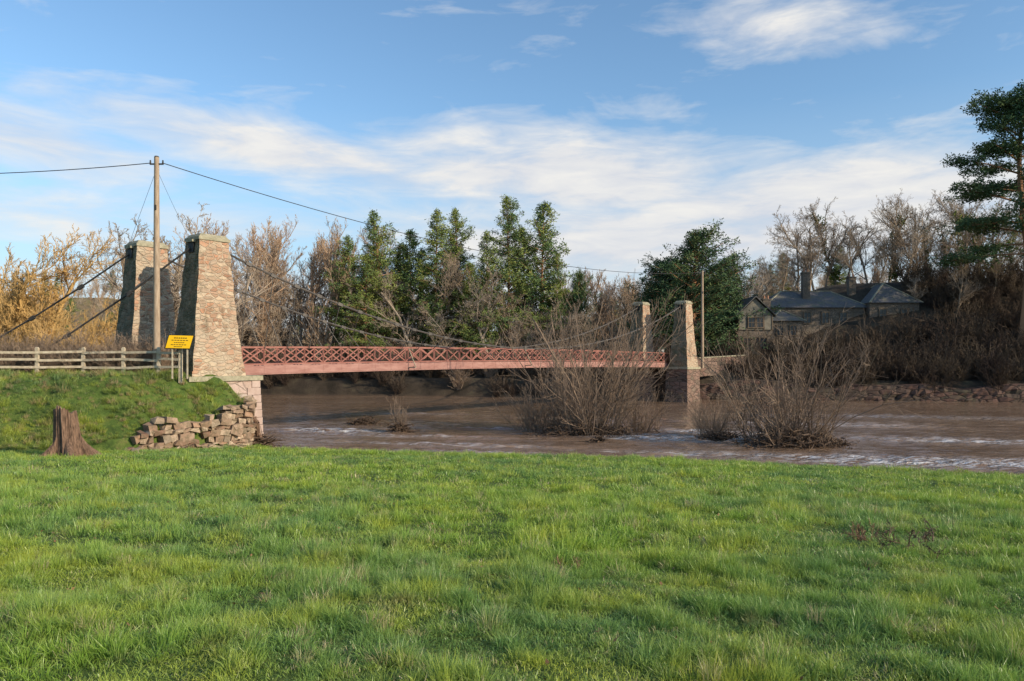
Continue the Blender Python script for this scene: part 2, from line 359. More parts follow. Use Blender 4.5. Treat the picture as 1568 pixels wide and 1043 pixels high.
for i,(H,up) in enumerate([(16,.20),(14,.24),(17,.17)]):
    bb,_=bare(140+i,H,up,kids=(3,2.2,2,1.4),ang=(.35,.85),minr=.017);WARM.append(bb.mesh('birch_mesh',[M_warm]))
WILL=[]
for i,(H,up) in enumerate([(9,.12),(8,.16)]):
    bb,_=bare(160+i,H,up,kids=(3,2.4,2,1.6),ang=(.4,1.0),minr=.011);WILL.append(bb.mesh('willow_mesh',[M_willow]))
IVY=[]
for i in range(3):
    bb,A=bare(180+i,15,.08,minr=.018)
    rng=np.random.default_rng(i);th=A[A[:,6]>.09]
    C=np.concatenate([th[:,:3]+(th[:,3:6]-th[:,:3])*rng.random((len(th),1))+rng.normal(0,.4,(len(th),3)) for _ in range(26)])
    needles(rng,C,7,.35,.11,bb,1,1.0);IVY.append(bb.mesh('ivy_tree_mesh',[M_bark,M_ivy]))
PM=[M_ptrunk,M_needle]
PINE=[pine(201,25,5.0,.16,.75,nb=200).mesh('pine_mesh',PM),pine(202,24,4.7,.14,.7,nb=190).mesh('pine_mesh',PM),
      pine(203,26,5.6,.16,.85,nb=220).mesh('pine_mesh',PM),pine(204,22,4.5,.2,.7,nb=170).mesh('pine_mesh',PM)]
DARK=[pine(221,17,7.2,.06,power=.6,nb=270).mesh('dark_pine_mesh',[M_ptrunk,M_needleD])]
BRUSH=[bush(300+i,30,H,W,minr=.018,kids=(1.6,1.8,1.2),wob=.13).mesh('brush_mesh',[M_brush]) for i,(H,W) in enumerate([(4,4.5),(5,5),(3.4,4.5)])]
OSI=[bush(320+i,34,H,W,minr=.016,kids=(1.5,1.6,1.2),wob=.12).mesh('shrub_mesh',[M_osier]) for i,(H,W) in enumerate([(5,5),(6,5)])]

# ---------------------------------------------------------------- scatter via geometry nodes
def hidden_collection(name,meshes):
    col=bpy.data.collections.new(name)
    for i,me in enumerate(meshes):
        o=bpy.data.objects.new(f'{name}_{i:02d}',me);col.objects.link(o)
    return col
def scatter(name,P,rz,sc,meshes,idx=None,tilt=0.,lean=(0,0)):
    P=np.asarray(P,float);n=len(P);me=bpy.data.meshes.new(name);me.vertices.add(n);me.vertices.foreach_set('co',P.ravel())
    rot=np.zeros((n,3));rot[:,2]=rz
    if tilt: rot[:,0]=R.normal(lean[0],tilt,n);rot[:,1]=R.normal(lean[1],tilt,n)
    a=me.attributes.new('rot','FLOAT_VECTOR','POINT');a.data.foreach_set('vector',rot.ravel().astype(np.float32))
    sv=np.asarray(sc,float); sv=np.repeat(sv[:,None],3,1) if sv.ndim==1 else sv
    a=me.attributes.new('scl','FLOAT_VECTOR','POINT');a.data.foreach_set('vector',sv.ravel().astype(np.float32))
    idx=R.integers(0,len(meshes),n) if idx is None else idx
    a=me.attributes.new('idx','INT','POINT');a.data.foreach_set('value',np.asarray(idx,np.int32))
    o=bpy.data.objects.new(name,me);scene.collection.objects.link(o)
    col=hidden_collection(name+'_kinds',meshes)
    g=bpy.data.node_groups.new(name+'_nodes','GeometryNodeTree')
    g.interface.new_socket('Geometry',in_out='INPUT',socket_type='NodeSocketGeometry');g.interface.new_socket('Geometry',in_out='OUTPUT',socket_type='NodeSocketGeometry')
    N=g.nodes;i_=N.new('NodeGroupInput');o_=N.new('NodeGroupOutput');ip=N.new('GeometryNodeInstanceOnPoints');ci=N.new('GeometryNodeCollectionInfo')
    ci.inputs['Collection'].default_value=col;ci.inputs['Separate Children'].default_value=True;ci.inputs['Reset Children'].default_value=True
    def na(nm,ty):
        x=N.new('GeometryNodeInputNamedAttribute');x.data_type=ty;x.inputs['Name'].default_value=nm;return [s for s in x.outputs if s.enabled][0]
    L=g.links;L.new(i_.outputs[0],ip.inputs['Points']);L.new(ci.outputs[0],ip.inputs['Instance']);ip.inputs['Pick Instance'].default_value=True
    L.new(na('idx','INT'),ip.inputs['Instance Index']);L.new(na('scl','FLOAT_VECTOR'),ip.inputs['Scale'])
    er=N.new('FunctionNodeEulerToRotation');L.new(na('rot','FLOAT_VECTOR'),er.inputs[0]);L.new(er.outputs[0],ip.inputs['Rotation'])
    L.new(ip.outputs[0],o_.inputs[0])
    md=o.modifiers.new('scatter','NODES');md.node_group=g
    return o
def tuft(seed,nbl,rad,L,w,mat_,lean_=(.1,1.0),dense=False):
    rng=np.random.default_rng(seed);az=rng.uniform(0,6.283,nbl);rr=rad*np.sqrt(rng.random(nbl))
    p=np.stack([rr*np.cos(az),rr*np.sin(az),np.full(nbl,-.01)],1)
    la=rng.uniform(0,6.283,nbl) if not dense else az+rng.normal(0,.5,nbl)
    lean=rng.uniform(*lean_,nbl)*(1 if not dense else (.35+.9*rr/rad));ln=L*rng.uniform(.45,1.15,nbl)
    d1=np.stack([np.cos(la)*np.sin(lean*.5),np.sin(la)*np.sin(lean*.5),np.cos(lean*.5)],1)
    l2=lean*1.8;d2=np.stack([np.cos(la)*np.sin(l2),np.sin(la)*np.sin(l2),np.cos(l2)],1)
    ta=rng.uniform(0,6.283,nbl);pp=np.stack([np.cos(ta),np.sin(ta),np.zeros(nbl)],1)*w*rng.uniform(.6,1.3,(nbl,1))
    m=p+d1*(ln*.5)[:,None];e=m+d2*(ln*.5)[:,None]
    V=np.stack([p-pp*.6,p+pp*.6,m+pp*.5,m-pp*.5,e],1).reshape(-1,3)
    o=(np.arange(nbl)*5)[:,None];b=MB()
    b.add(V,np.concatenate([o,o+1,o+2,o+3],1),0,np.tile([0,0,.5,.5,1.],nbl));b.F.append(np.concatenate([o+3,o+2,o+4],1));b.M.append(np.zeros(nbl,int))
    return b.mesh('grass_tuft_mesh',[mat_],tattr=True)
def nz(x,y,s,o=0): return np.array([mnoise.noise(Vector((a*s+o,c*s-o,o*.7))) for a,c in zip(x,y)])
def frust(n,y0,y1,m=.76,pad=1.5):
    y=np.sqrt(R.uniform(y0*y0,y1*y1,n));x=R.uniform(-1,1,n)*(y*m+pad);return x,y
def onfield(x,y):
    dl=np.interp(x,FP[:,0],FP[:,1]);return (y<Ey(x)-.05)&~((x<-13.6)&(y>dl-.1))
def carpet(name,n,y0,y1,meshes,s0):
    x,y=frust(n,y0,y1);ok=onfield(x,y);x,y=x[ok],y[ok];z=hfun(x,y);h=nz(x,y,1.5,2)
    sc=s0*R.uniform(.7,1.2,len(x))*(1+.5*h);w=s0*R.uniform(.9,1.3,len(x))
    return scatter(name,np.stack([x,y,z],1),R.uniform(0,6.283,len(x)),np.stack([w,w,sc],1),meshes,tilt=.15)
def tussocks(name,n,y0,y1,meshes,s0,thr=-.02,fr=1.5):
    x,y=frust(n,y0,y1);ok=onfield(x,y);x,y=x[ok],y[ok]
    h=nz(x,y*1.15,fr)+.55*nz(x,y,fr*2.3,5)+.5*nz(x,y,.4,9);ok=h>thr;x,y,h=x[ok],y[ok],h[ok];z=hfun(x,y)
    sc=s0*(.6+1.1*np.clip(h,0,.8))*R.uniform(.7,1.25,len(x));w=s0*R.uniform(.7,1.2,len(x))
    return scatter(name,np.stack([x,y,z],1),R.uniform(0,6.283,len(x)),np.stack([w,w,sc],1),meshes,tilt=.2)
C1=[tuft(i,26,.11,.075,.0042,M_grass,(.3,1.2)) for i in range(4)]
C2=[tuft(20+i,26,.19,.085,.0065,M_grass,(.3,1.2)) for i in range(4)]
C3=[tuft(30+i,24,.32,.11,.012,M_grass,(.3,1.2)) for i in range(4)]
K1=[tuft(50+i,60,.085,.19,.0042,M_grass,(.15,.9),True) for i in range(5)]
K2=[tuft(60+i,50,.13,.21,.0065,M_grass,(.15,.9),True) for i in range(4)]
K3=[tuft(70+i,44,.22,.25,.012,M_grass,(.15,.9),True) for i in range(4)]
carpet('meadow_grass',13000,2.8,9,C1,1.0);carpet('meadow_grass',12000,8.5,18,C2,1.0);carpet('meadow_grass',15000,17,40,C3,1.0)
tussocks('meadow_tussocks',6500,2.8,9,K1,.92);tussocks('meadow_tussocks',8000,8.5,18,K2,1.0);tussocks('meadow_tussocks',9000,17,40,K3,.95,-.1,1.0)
TB=[tuft(40+i,28,.22,.24,.010,M_bankgrass) for i in range(4)]+[tuft(80+i,60,.16,.36,.010,M_bankgrass,(.15,1.),True) for i in range(3)]
x=R.uniform(-42,-13.3,13000);y=R.uniform(26,42,13000);d=np.interp(x,FP[:,0],FP[:,1])
ok=(y>d+.0)&(y<np.minimum(d+9.5,39.6))&(np.hypot(x-T1[0],y-T1[1])>1.8)
x,y=x[ok],y[ok];z=hfun(x,y);hh=nz(x,y,.9,3)+.6*nz(x,y,2.3,8)
scatter('bank_grass',np.stack([x,y,z],1),R.uniform(0,6.28,len(x)),R.uniform(.45,1.1,len(x))*(1+.8*np.clip(hh,-.8,1)),TB,tilt=.2)
b=MB();b.add([(0,-.03,0),(.02,0,.012),(0,.035,.02),(-.022,0,.005)],[[0,1,2,3]])
x,y=frust(900,4.5,20);ok=y<Ey(x)-1;x,y=x[ok],y[ok]
scatter('fallen_leaves',np.stack([x,y,hfun(x,y)+.04],1),R.uniform(0,6.28,len(x)),R.uniform(.5,1.0,len(x)),[b.mesh('leaf_mesh',[M_leaf])],tilt=.6)

# ---------------------------------------------------------------- towers
ux=nrm(np.array([.623,.782,0]));nn=np.array([-ux[1],ux[0],0])
AX=np.array([ux,nn,[0,0,1.]])
def tower(c,zb,zt,name,scale=1.0):
    b=MB();N=16;h=zt-zb
    def ring(t_):
        a=(1.50-.66*t_-.05*math.sin(t_*math.pi))*scale;w=(1.20-.50*t_-.04*math.sin(t_*math.pi))*scale
        return a,w
    rings=[]
    rng=np.random.default_rng(int(abs(c[0]*10)))
    K=7
    for i in range(N+1):
        t_=i/N;a,w=ring(t_);z=zb+h*t_
        cor=[(-a,-w),(a,-w),(a,w),(-a,w)]
        for k in range(4):
            p=np.array(cor[k]);q=np.array(cor[(k+1)%4])
            for s in range(K):
                g=p+(q-p)*s/K;j=rng.normal(0,.022,2)*(1 if i<N else .3)
                rings.append(np.array([*(g+j),z+(rng.normal(0,.02) if 0<i<N else 0)]))
    V=np.array(rings);V=V[:,:1]*ux+V[:,1:2]*nn+V[:,2:3]*np.array([0,0,1.])+np.array([c[0],c[1],0])
    m=4*K;F=[]
    for i in range(N):
        for k in range(m): F.append((i*m+k,i*m+(k+1)%m,(i+1)*m+(k+1)%m,(i+1)*m+k))
    b.add(V,F,0)
    a,w=ring(1);cc=np.array([c[0],c[1],0])
    b.box(cc+[0,0,zt+.05],(2*a+.12,2*w+.12,.16),AX,1)
    b.box(cc+[0,0,zt+.22],(2*a+.02,2*w+.02,.18),AX,1,taper=.84)
    for s in (-1,1):
        b.box(cc+ux*s*(a+.04)+[0,0,zt-.40],(.14,.5,.56),AX,2)  # black box standing in for the shade inside the chain slot
        b.box(cc+ux*s*(a+.08)+[0,0,zt-.08],(.26,.66,.12),AX,1)
    a,w=ring(0)
    b.box(cc+[0,0,zb+.12],(2*a+.1,2*w+.1,.36),AX,0,taper=.97)
    return b.obj(name,[M_tower,M_cap,M_blk])
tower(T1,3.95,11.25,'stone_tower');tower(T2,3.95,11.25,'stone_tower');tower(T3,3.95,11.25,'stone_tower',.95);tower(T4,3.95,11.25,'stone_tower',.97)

# ---------------------------------------------------------------- abutments
def block(b,c0,s0,s1,w0,w1,z0,z1,mat=0,taper=0):
    P=[]
    for z,t_ in ((z0,taper),(z1,0)):
        for s,w in ((s0-t_,w0-t_),(s1+t_,w0-t_),(s1+t_,w1+t_),(s0-t_,w1+t_)): P.append(np.array([c0[0],c0[1],0])+ux*s+nn*w+np.array([0,0,z]))
    b.add(P,[[0,3,2,1],[4,5,6,7],[0,1,5,4],[1,2,6,5],[2,3,7,6],[3,0,4,7]],mat)
b=MB()
block(b,T1,-1.7,2.2,-1.42,6.5,-1.4,3.72,0,.16)
block(b,T1,-1.85,2.4,-1.55,6.65,3.72,3.98,1)
for i in range(9):
    L=.75 if i%2 else .45;z=.05+i*.41;tp=.16*(1-z/3.7)
    block(b,T1,2.2+tp-L,2.25+tp,-1.46-tp,-1.42-tp+ (.45 if i%2 else .75),z,z+.385,2)
b.obj('bridge_abutment',[M_abut,M_cap,simple('quoin_stone',(.38,.27,.22),(.50,.38,.32),2.5,.4)])
b=MB();block(b,T3,-1.8,1.4,-1.3,1.3,-1.4,3.72,0,.12);block(b,T3,-1.95,1.5,-1.42,6.4,3.72,3.98,1);block(b,T3,-1.8,1.4,3.2,6.2,-1.4,3.72,0,.12)
block(b,T3,.3,5,1.3,3.1,-1.4,3.70,0)
b.obj('bridge_abutment',[M_red,M_cap])
mid=(T1+T2)/2
def ribbon(name,pts,w,m):
    P=[]
    for i in range(len(pts)-1):
        for s in np.linspace(0,1,9)[:-1 if i<len(pts)-2 else None]: P.append(np.array(pts[i][:2])*(1-s)+np.array(pts[i+1][:2])*s)
    P=np.array(P);d=nrm(np.gradient(P,axis=0));nv=np.stack([-d[:,1],d[:,0]],1);b=MB();V=[]
    for p,q in zip(P,nv):
        for s in (-.5,0,.5): g=p+q*s*w;V.append((g[0],g[1],max(float(hfun(g[:1],g[1:])[0]),3.9)+.05+.02*(s==0)))
    F=[(i*3+j,i*3+j+1,i*3+j+4,i*3+j+3) for i in range(len(P)-1) for j in range(2)]
    b.add(V,F);return b.obj(name,[m])
ribbon('approach_road',[mid+ux*1.6,mid-ux*1.2,(-24.5,41.2),(-34,41.4),(-80,44)],3.2,simple('road_gravel',(.16,.13,.10),(.26,.22,.18),3,.4))

# ---------------------------------------------------------------- suspension bridge
bridge=empty('suspension_bridge')
A0=T1+np.array([-1.2,.5,0])+ux*.3;A1=T3+np.array([-1.45,.7,0])
B0=T2+np.array([1.0,-.4,0])+ux*.3;B1=T4+np.array([1.2,-.5,0])
du=nrm(A1-A0)
off=(B0-A0+B1-A1)/2
zc=lambda s: .22*4*s*(1-s)
def pt(s,side,z): return A0+(A1-A0)*s+(off*side)+np.array([0,0,z+zc(s)])
NP=40
btr=MB();bfa=MB();bdk=MB()
latd=nrm(np.cross(du,[0,0,1.]))
for side in (0,1):
    for i in range(NP):
        s0,s1=i/NP,(i+1)/NP
        btr.beam(pt(s0,side,5.53),pt(s1,side,5.53),.12,.10)
        btr.beam(pt(s0,side,4.52),pt(s1,side,4.52),.10,.09)
        bfa.beam(pt(s0,side,4.20),pt(s1,side,4.20),.16,.46)
        bfa.beam(pt(s0,side,3.93)+latd*.0,pt(s1,side,3.93),.24,.06)
        btr.beam(pt(s0,side,4.56),pt(s0,side,5.49),.08,.08)
        btr.beam(pt(s0,side,4.57)+latd*.03,pt(s1,side,5.48)+latd*.03,.035,.08)
        btr.beam(pt(s0,side,5.48)-latd*.03,pt(s1,side,4.57)-latd*.03,.035,.08)
        m=(s0+s1)/2;c=pt(m,side,5.02)
        btr.beam(c-latd*.06,c+latd*.06,.16,.16)
        bfa.beam(pt(s0,side,4.20)-latd*.09,pt(s0,side,4.20)+latd*.09,.06,.44)
    btr.beam(pt(1,side,4.4),pt(1,side,5.6),.12,.12)
for i in range(NP):
    s0,s1=i/NP,(i+1)/NP
    bdk.beam((pt(s0,0,4.3)+pt(s0,1,4.3))/2,(pt(s1,0,4.3)+pt(s1,1,4.3))/2,np.linalg.norm(off)-.3,.10)
    bdk.beam(pt(s0,0,4.0),pt(s0,1,4.0),.14,.28)
for s in (.28,.52,.76):
    for side in (0,1):
        o=latd*(.75 if side==0 else -.75);btr.beam(pt(s,side,5.5),pt(s,side,4.15)+o,.05,.05,1);btr.beam(pt(s,side,4.1),pt(s,side,4.12)+o,.06,.08,1)
btr.obj('lattice_railings',[M_paint,M_cap],parent=bridge);bfa.obj('side_girders',[M_fascia],parent=bridge);bdk.obj('deck',[M_deck],parent=bridge)
bch=MB()
def chain(p0,p1,sag,rodlen,r=.045,hang=None,knob=True,m=0):
    n=max(2,int(np.linalg.norm(p1-p0)/rodlen))
    P=[p0+(p1-p0)*s-np.array([0,0,sag*4*s*(1-s)]) for s in np.linspace(0,1,n+1)]
    segs=[(*P[i],*P[i+1],r,r) for i in range(n)];bch.tubes(segs,6,m)
    if knob:
        for i in range(1,n):
            d=nrm(P[i+1]-P[i-1]);bch.beam(P[i]-d*.18,P[i]+d*.18,.15,.19,m)
    if hang is not None:
        hs=[]
        for i in range(1,n):
            s=i/n;q=hang(s)
            if P[i][2]>q[2]+.1: hs.append((*P[i],*q,.026,.026))
        bch.tubes(hs,4,m)
top=np.array([0,0,10.85])
for (Ta,Tb,side) in ((T1,T3,0),(T2,T4,1)):
    p0=Ta+top+ux*.85;p1=Tb+top-ux*.85
    so=latd*.12*(1 if side==0 else -1)
    chain(p0,p1,5.1,1.6,r=.06,hang=lambda s:pt(.02+.96*s,side,5.45)+so,m=1)
    bch.beam(Ta+top-ux*.85,Ta+top+ux*.85,.1,.1);bch.beam(Tb+top-ux*.85,Tb+top+ux*.85,.1,.1)
chain(T1+top-ux*.9,np.array([-27.2,39.6,4.1]),.25,3.3,r=.05)
chain(T2+top-ux*.9,np.array([-33.5,43.0,4.1]),.25,3.3,r=.05)
chain(T3+top+ux*.9,np.array([27.,96.,4.1]),.2,3.3,r=.045)
chain(T4+top+ux*.9,np.array([22.5,98.,4.1]),.2,3.3,r=.045)
bch.obj('chains_and_hangers',[M_iron,M_chain],parent=bridge)

# ---------------------------------------------------------------- rubble retaining wall
b=MB();rng=np.random.default_rng(11)
a=W2+np.array([.0,-.15]);e=W1+np.array([.15,.0])
def stones(b,a,e,za,zb):
    L=np.linalg.norm(e-a);dd=(e-a)/L;nr=np.array([dd[1],-dd[0]]);axw=np.array([[dd[0],dd[1],0],[nr[0],nr[1],0],[0,0,1.]])
    z=-.15
    while z<max(za,zb)+.2:
        h=rng.uniform(.15,.34);x_=rng.uniform(-.3,0)
        while x_<L:
            w=rng.uniform(.2,.62);s=min(max((x_+w/2)/L,0),1);pz=a+dd*x_+nr*.5;g=float(hfun(pz[:1],pz[1:])[0])
            if z+h*.5<za+(zb-za)*s**.8+rng.normal(0,.14) and z+h>g-.25 and rng.random()>.03:
                c=a+dd*(x_+w/2)+nr*rng.uniform(-.10,.14)
                rz=rng.normal(0,.12);cc,sn=math.cos(rz),math.sin(rz)
                ax2=np.array([axw[0]*cc+axw[2]*sn,axw[1],-axw[0]*sn+axw[2]*cc])
                b.box((c[0],c[1],z+h/2),(w-.01,.5,h-.01),ax2,0);b.V[-1]+=rng.normal(0,.045,(8,3))
            x_+=w
        z+=h
stones(b,a,e,1.45,2.5);stones(b,e,np.array([-14.3,40.3]),2.5,2.7)
for i in range(22):
    s=rng.random();p=a+(e-a)*s*.95-np.array([.4,.6])*(1-s)+np.array([.857,-.514])*rng.uniform(.2,.7);g=float(hfun(p[:1],p[1:])[0]);q=rng.uniform(.12,.30)
    th=rng.uniform(0,3);b.box((p[0],p[1],g+q*.25),(q*1.4,q,q*.8),np.array([[math.cos(th),math.sin(th),.2],[-math.sin(th),math.cos(th),0],[-.2,0,1]]),0);b.V[-1]+=rng.normal(0,.025,(8,3))
tt=mat('wall_stone');gi=tt.n('ShaderNodeNewGeometry');cc=tt.ramp(gi.outputs['Random Per Island'],[(0,(.19,.10,.065)),(.3,(.34,.22,.15)),(.6,(.50,.37,.26)),(.8,(.23,.17,.12)),(1,(.42,.25,.16))])
tt.set(tt.b.inputs['Base Color'],tt.mix(tt.rng(tt.noise(tt.pos,5,5,.7),.4,.62,0,.7),cc,(.14,.115,.07)));bump(tt,tt.noise(tt.pos,9,5,.7),.8,.06)
ob=b.obj('rubble_retaining_wall',[tt.m])
bv=ob.modifiers.new('bev','BEVEL');bv.width=.05;bv.segments=2

b=MB();px_=np.arange(22.5,84,.5);n=len(px_);rng=np.random.default_rng(4)
hh=1.9+.35*np.interp(px_,np.arange(20,90,4),rng.normal(0,1,18));V=[]
for j in range(8):
    for i in range(n):
        y0=Fy(px_[i])-.75+rng.normal(0,.05);f=j/6
        if j<7: V.append((px_[i],y0+.12*f+rng.normal(0,.07),-1+(hh[i]+1)*f))
        else: V.append((px_[i],y0+1.6,hh[i]+.1))
F=[(j*n+i,j*n+i+1,(j+1)*n+i+1,(j+1)*n+i) for j in range(7) for i in range(n-1)]
b.add(V,F);b.obj('riverside_stone_wall',[masonry('dark_bank_stone',[(.085,.046,.036),(.135,.075,.058),(.10,.065,.050),(.062,.05,.036)],(.03,.022,.018),scale=(.7,.7,2.2),edge=.06,lichen=.0,dark=.85,fine_d=.2)])

# ---------------------------------------------------------------- fence
b=MB();posts=[(-60,31.5),(-44,33.6),(-38,34.5),(-33.5,35.3),(-29.6,36),(-26.6,36.7),(-24.0,37.3),(-21.95,37.8),(-19.9,37.8),(-18.0,37.6),(-16.75,37.3)]
rng=np.random.default_rng(2);PP=[]
for (x,y) in posts:
    PP.append(np.array([x,y,4.05]))
    b.box((x,y,4.55),(.16,.14,1.75),None,0);b.box((x,y,5.46),(.16,.14,.07),None,0,taper=.6)
for i in range(len(PP)-1):
    for hgt in (.42,.80,1.16):
        o=np.array([0,-.10,0]);b.beam(PP[i]+o+[0,0,hgt+rng.normal(0,.03)],PP[i+1]+o+[0,0,hgt+rng.normal(0,.03)],.045,.12,0)
b.obj('wooden_fence',[M_timber])
b=MB();b.box((-22.4,38.3,4.6),(.13,.13,1.6),None,0);b.box((-22.4,38.3,5.43),(.13,.13,.06),None,0,taper=.5);b.beam((-22.4,38.3,5.2),(-21.95,37.9,4.9),.05,.08);b.obj('wooden_gate_post',[M_timber])
sg=empty('warning_sign',(0,0,0));b=MB();c=at(275,524,36.9)
e1=nrm(np.array([.97,.22,-.02]));e3=nrm(np.array([.30,0.0,1.]));e2=nrm(np.cross(e3,e1));axs=np.array([e1,e2,e3])
b.box(c,(1.2,.05,.74),axs,0);b.obj('board',[M_blk],parent=sg)
b=MB();b.box(c-e2*.035,(1.12,.03,.66),axs,0);b.obj('yellow_face',[M_yel],parent=sg)
b=MB()
for i,(w,zz) in enumerate([(.62,.20),(.8,.08),(.5,-.04),(.74,-.15),(.4,-.25)]):
    k=6;x0=-w/2
    for j in range(k):
        ww=w/k*.72;b.box(c-e2*.053+e1*(x0+w/k*(j+.5))+e3*zz,(ww,.006,.035 if i else .05),axs,0)
b.obj('lettering',[M_blk],parent=sg)
b=MB()
for s in (-.35,.35):
    q=c+e1*s+e2*.06;b.beam((q[0],q[1],3.9),(q[0],q[1],q[2]+.2),.06,.06)
b.obj('posts',[M_timber],parent=sg)

# ---------------------------------------------------------------- poles and wires
def upole(name,base,zt,r):
    e=empty(name);b=MB();b.tubes([(*base,base[0],base[1],zt,r*1.15,r*.75)],12);b.obj('post',[M_pole],parent=e,smooth=True)
    b=MB();b.beam((base[0]-.35,base[1],zt-.35),(base[0]+.35,base[1],zt-.35),.07,.07)
    for s in (-.32,.32): b.tubes([(base[0]+s,base[1],zt-.33,base[0]+s,base[1],zt-.15,.05,.035)],8)
    b.box((base[0],base[1]-r,zt-2.6),(.12,.05,.25));b.tubes([(base[0],base[1],zt,base[0],base[1],zt+.06,r*.8,r*.6)],10)
    b.obj('fittings',[M_iron],parent=e)
P1=np.array([-18.25,37.9,3.9]);P2=np.array([22.7,88.,3.8])
upole('utility_pole',P1,15.25,.16);upole('utility_pole',P2,15.4,.17)
b=MB()
def wire(p0,p1,sag,r=.018,n=28):
    p0=np.array(p0,float);p1=np.array(p1,float)
    P=[p0+(p1-p0)*s-np.array([0,0,sag*4*s*(1-s)]) for s in np.linspace(0,1,n+1)]
    b.tubes([(*P[i],*P[i+1],r,r) for i in range(n)],4)
pt1=np.array([P1[0],P1[1],14.95])
wire(pt1+[.32,0,0],(P2[0]-.3,P2[1],15.2),1.9,.022)
wire(pt1-[.32,0,0],(-52,42,16.6),.9,.022)
wire((P2[0]+.3,P2[1],15.2),(36,100,12.6),.6);wire((P2[0]-.3,P2[1],15.1),(-8,128,15),1.0)
wire(pt1+[0,0,-.3],(-23.6,40.5,4.2),0,.010,2);wire(pt1+[0,0,-.3],(-17.2,41.5,10.),.2,.010,6)
b.obj('overhead_wires',[M_iron])

# ---------------------------------------------------------------- stump
b=MB();c=np.array([-17.2,28.7]);g=float(hfun(c[:1],c[1:])[0])-.12;K=64;rng=np.random.default_rng(5)
az=np.arange(K)*2*math.pi/K
flt=1+.08*np.sin(az*4+.5)+.06*np.sin(az*9+1)+.05*np.sin(az*17)+rng.normal(0,.025,K)
root=np.clip(np.sin(az*5+.3),0,1)**1.5
hs=[0,.08,.2,.4,.65,.95,1.3,1.65,1.95];rs=[.62,.60,.55,.50,.46,.43,.41,.385,.36];rings=[]
jag=rng.normal(0,.05,K)+.12*np.cos(az+2.2)+.06*np.sin(az*3)
for i,(h_,r_) in enumerate(zip(hs,rs)):
    w=max(0,1-h_/.9)**1.3;rr=r_*flt+.85*root*w+rng.normal(0,.008,K)
    rings.append(np.stack([c[0]+rr*np.cos(az)-.09*h_,c[1]+rr*np.sin(az),g+h_+jag*(i==8)+.5*jag*(i==7)],1))
V=np.concatenate(rings+[np.array([[c[0]-.18,c[1],g+1.72]])]);F=[(i*K+k,i*K+(k+1)%K,(i+1)*K+(k+1)%K,(i+1)*K+k) for i in range(len(hs)-1) for k in range(K)]
b.add(V,F,0);n0=(len(hs)-1)*K;b.F.append(np.array([(n0+k,n0+(k+1)%K,len(V)-1) for k in range(K)]));b.M.append(np.full(K,1))
b.obj('tree_stump',[M_stump,M_cut],smooth=False)

# ---------------------------------------------------------------- house
hs_=empty('stone_house')
bw=MB();brf=MB();bwin=MB();bfr=MB();bch2=MB()
def walls(x0,x1,y0,y1,z0,z1): bw.box(((x0+x1)/2,(y0+y1)/2,(z0+z1)/2),(x1-x0,y1-y0,z1-z0))
def hip(x0,x1,y0,y1,ze,zr,ov=.4,ins=None,mb=None):
    x0-=ov;x1+=ov;y0-=ov;y1+=ov
    if (x1-x0)>=(y1-y0):
        i=(y1-y0)/2 if ins is None else ins;i=min(i,(x1-x0)/2-.02);r=[(x0+i,(y0+y1)/2,zr),(x1-i,(y0+y1)/2,zr)]
        F=[[0,1,5,4],[2,3,4,5]];T=[[1,2,5],[3,0,4]]
    else:
        i=(x1-x0)/2 if ins is None else ins;i=min(i,(y1-y0)/2-.02);r=[((x0+x1)/2,y0+i,zr),((x0+x1)/2,y1-i,zr)]
        F=[[1,2,5,4],[3,0,4,5]];T=[[0,1,4],[2,3,5]]
    V=[(x0,y0,ze),(x1,y0,ze),(x1,y1,ze),(x0,y1,ze)]+r
    m=mb or brf;m.add(V,F,0);m.F.append(np.array(T)+m.n-6);m.M.append(np.zeros(2,int));m.F.append(np.array([[0,3,2,1]])+m.n-6);m.M.append(np.zeros(1,int))
    ends=[(0,4),(3,4),(1,5),(2,5)] if (x1-x0)>=(y1-y0) else [(0,4),(1,4),(2,5),(3,5)]
    for i_,j_ in ends+[(4,5)]: m.beam(np.array(V[i_])+[0,0,.03],np.array(V[j_])+[0,0,.03],.22,.10,1)
def win(x,y,z,w,h):
    bwin.box((x,y-.03,z),(w,.10,h))
    for s in (-1,1): bfr.box((x+s*(w/2+.05),y-.06,z),(.1,.14,h+.1));bfr.box((x,y-.06,z+s*(h/2+.08)),(w+.3,.16,.12))
    bfr.box((x,y-.085,z),(.05,.06,h));bfr.box((x,y-.087,z),(w,.05,.05))
walls(30,34.6,98,104,3,10.7)
V=[(29.6,97.6,10.5),(35.0,97.6,10.5),(32.3,97.6,13.1),(29.6,104,10.5),(35.0,104,10.5),(32.3,104,13.1)]
brf.add([(x,y,z+.16) for x,y,z in V]+V,[[0,2,5,3],[2,1,4,5],[6,9,11,8],[8,11,10,7],[0,6,8,2],[2,8,7,1]],0)
bg=MB();bg.add([(30,97.95,10.7),(34.6,97.95,10.7),(32.3,97.95,12.9)],[[0,1,2]],0);bg.box((32.3,97.9,9.7),(4.5,.1,1.9),None,0)
for x in (30.1,31.2,32.3,33.4,34.5): bfr.box((x,97.82,9.7),(.14,.08,2.0))
win(31.75,97.82,9.7,.8,1.2);win(32.85,97.82,9.7,.8,1.2);win(31.2,97.95,6.9,.9,1.4);win(33.3,97.95,6.9,.9,1.4)
walls(34.6,39,99.2,104,3,10.0);hip(34.8,39,99.2,104,10.0,11.6)
walls(35,49,102.5,110,4,12.0);hip(35,49.5,102.5,110,12.0,14.6)
walls(49.2,56,101.5,110,4,12.6);hip(49.4,56,101.5,110,12.6,15.6,ins=3.6)
for x in (36,37.8): win(x,99.2,8.7,.8,1.2)
for x in (41,43.5,46): win(x,102.5,10.6,.9,1.4);win(x,102.5,7.2,.9,1.5)
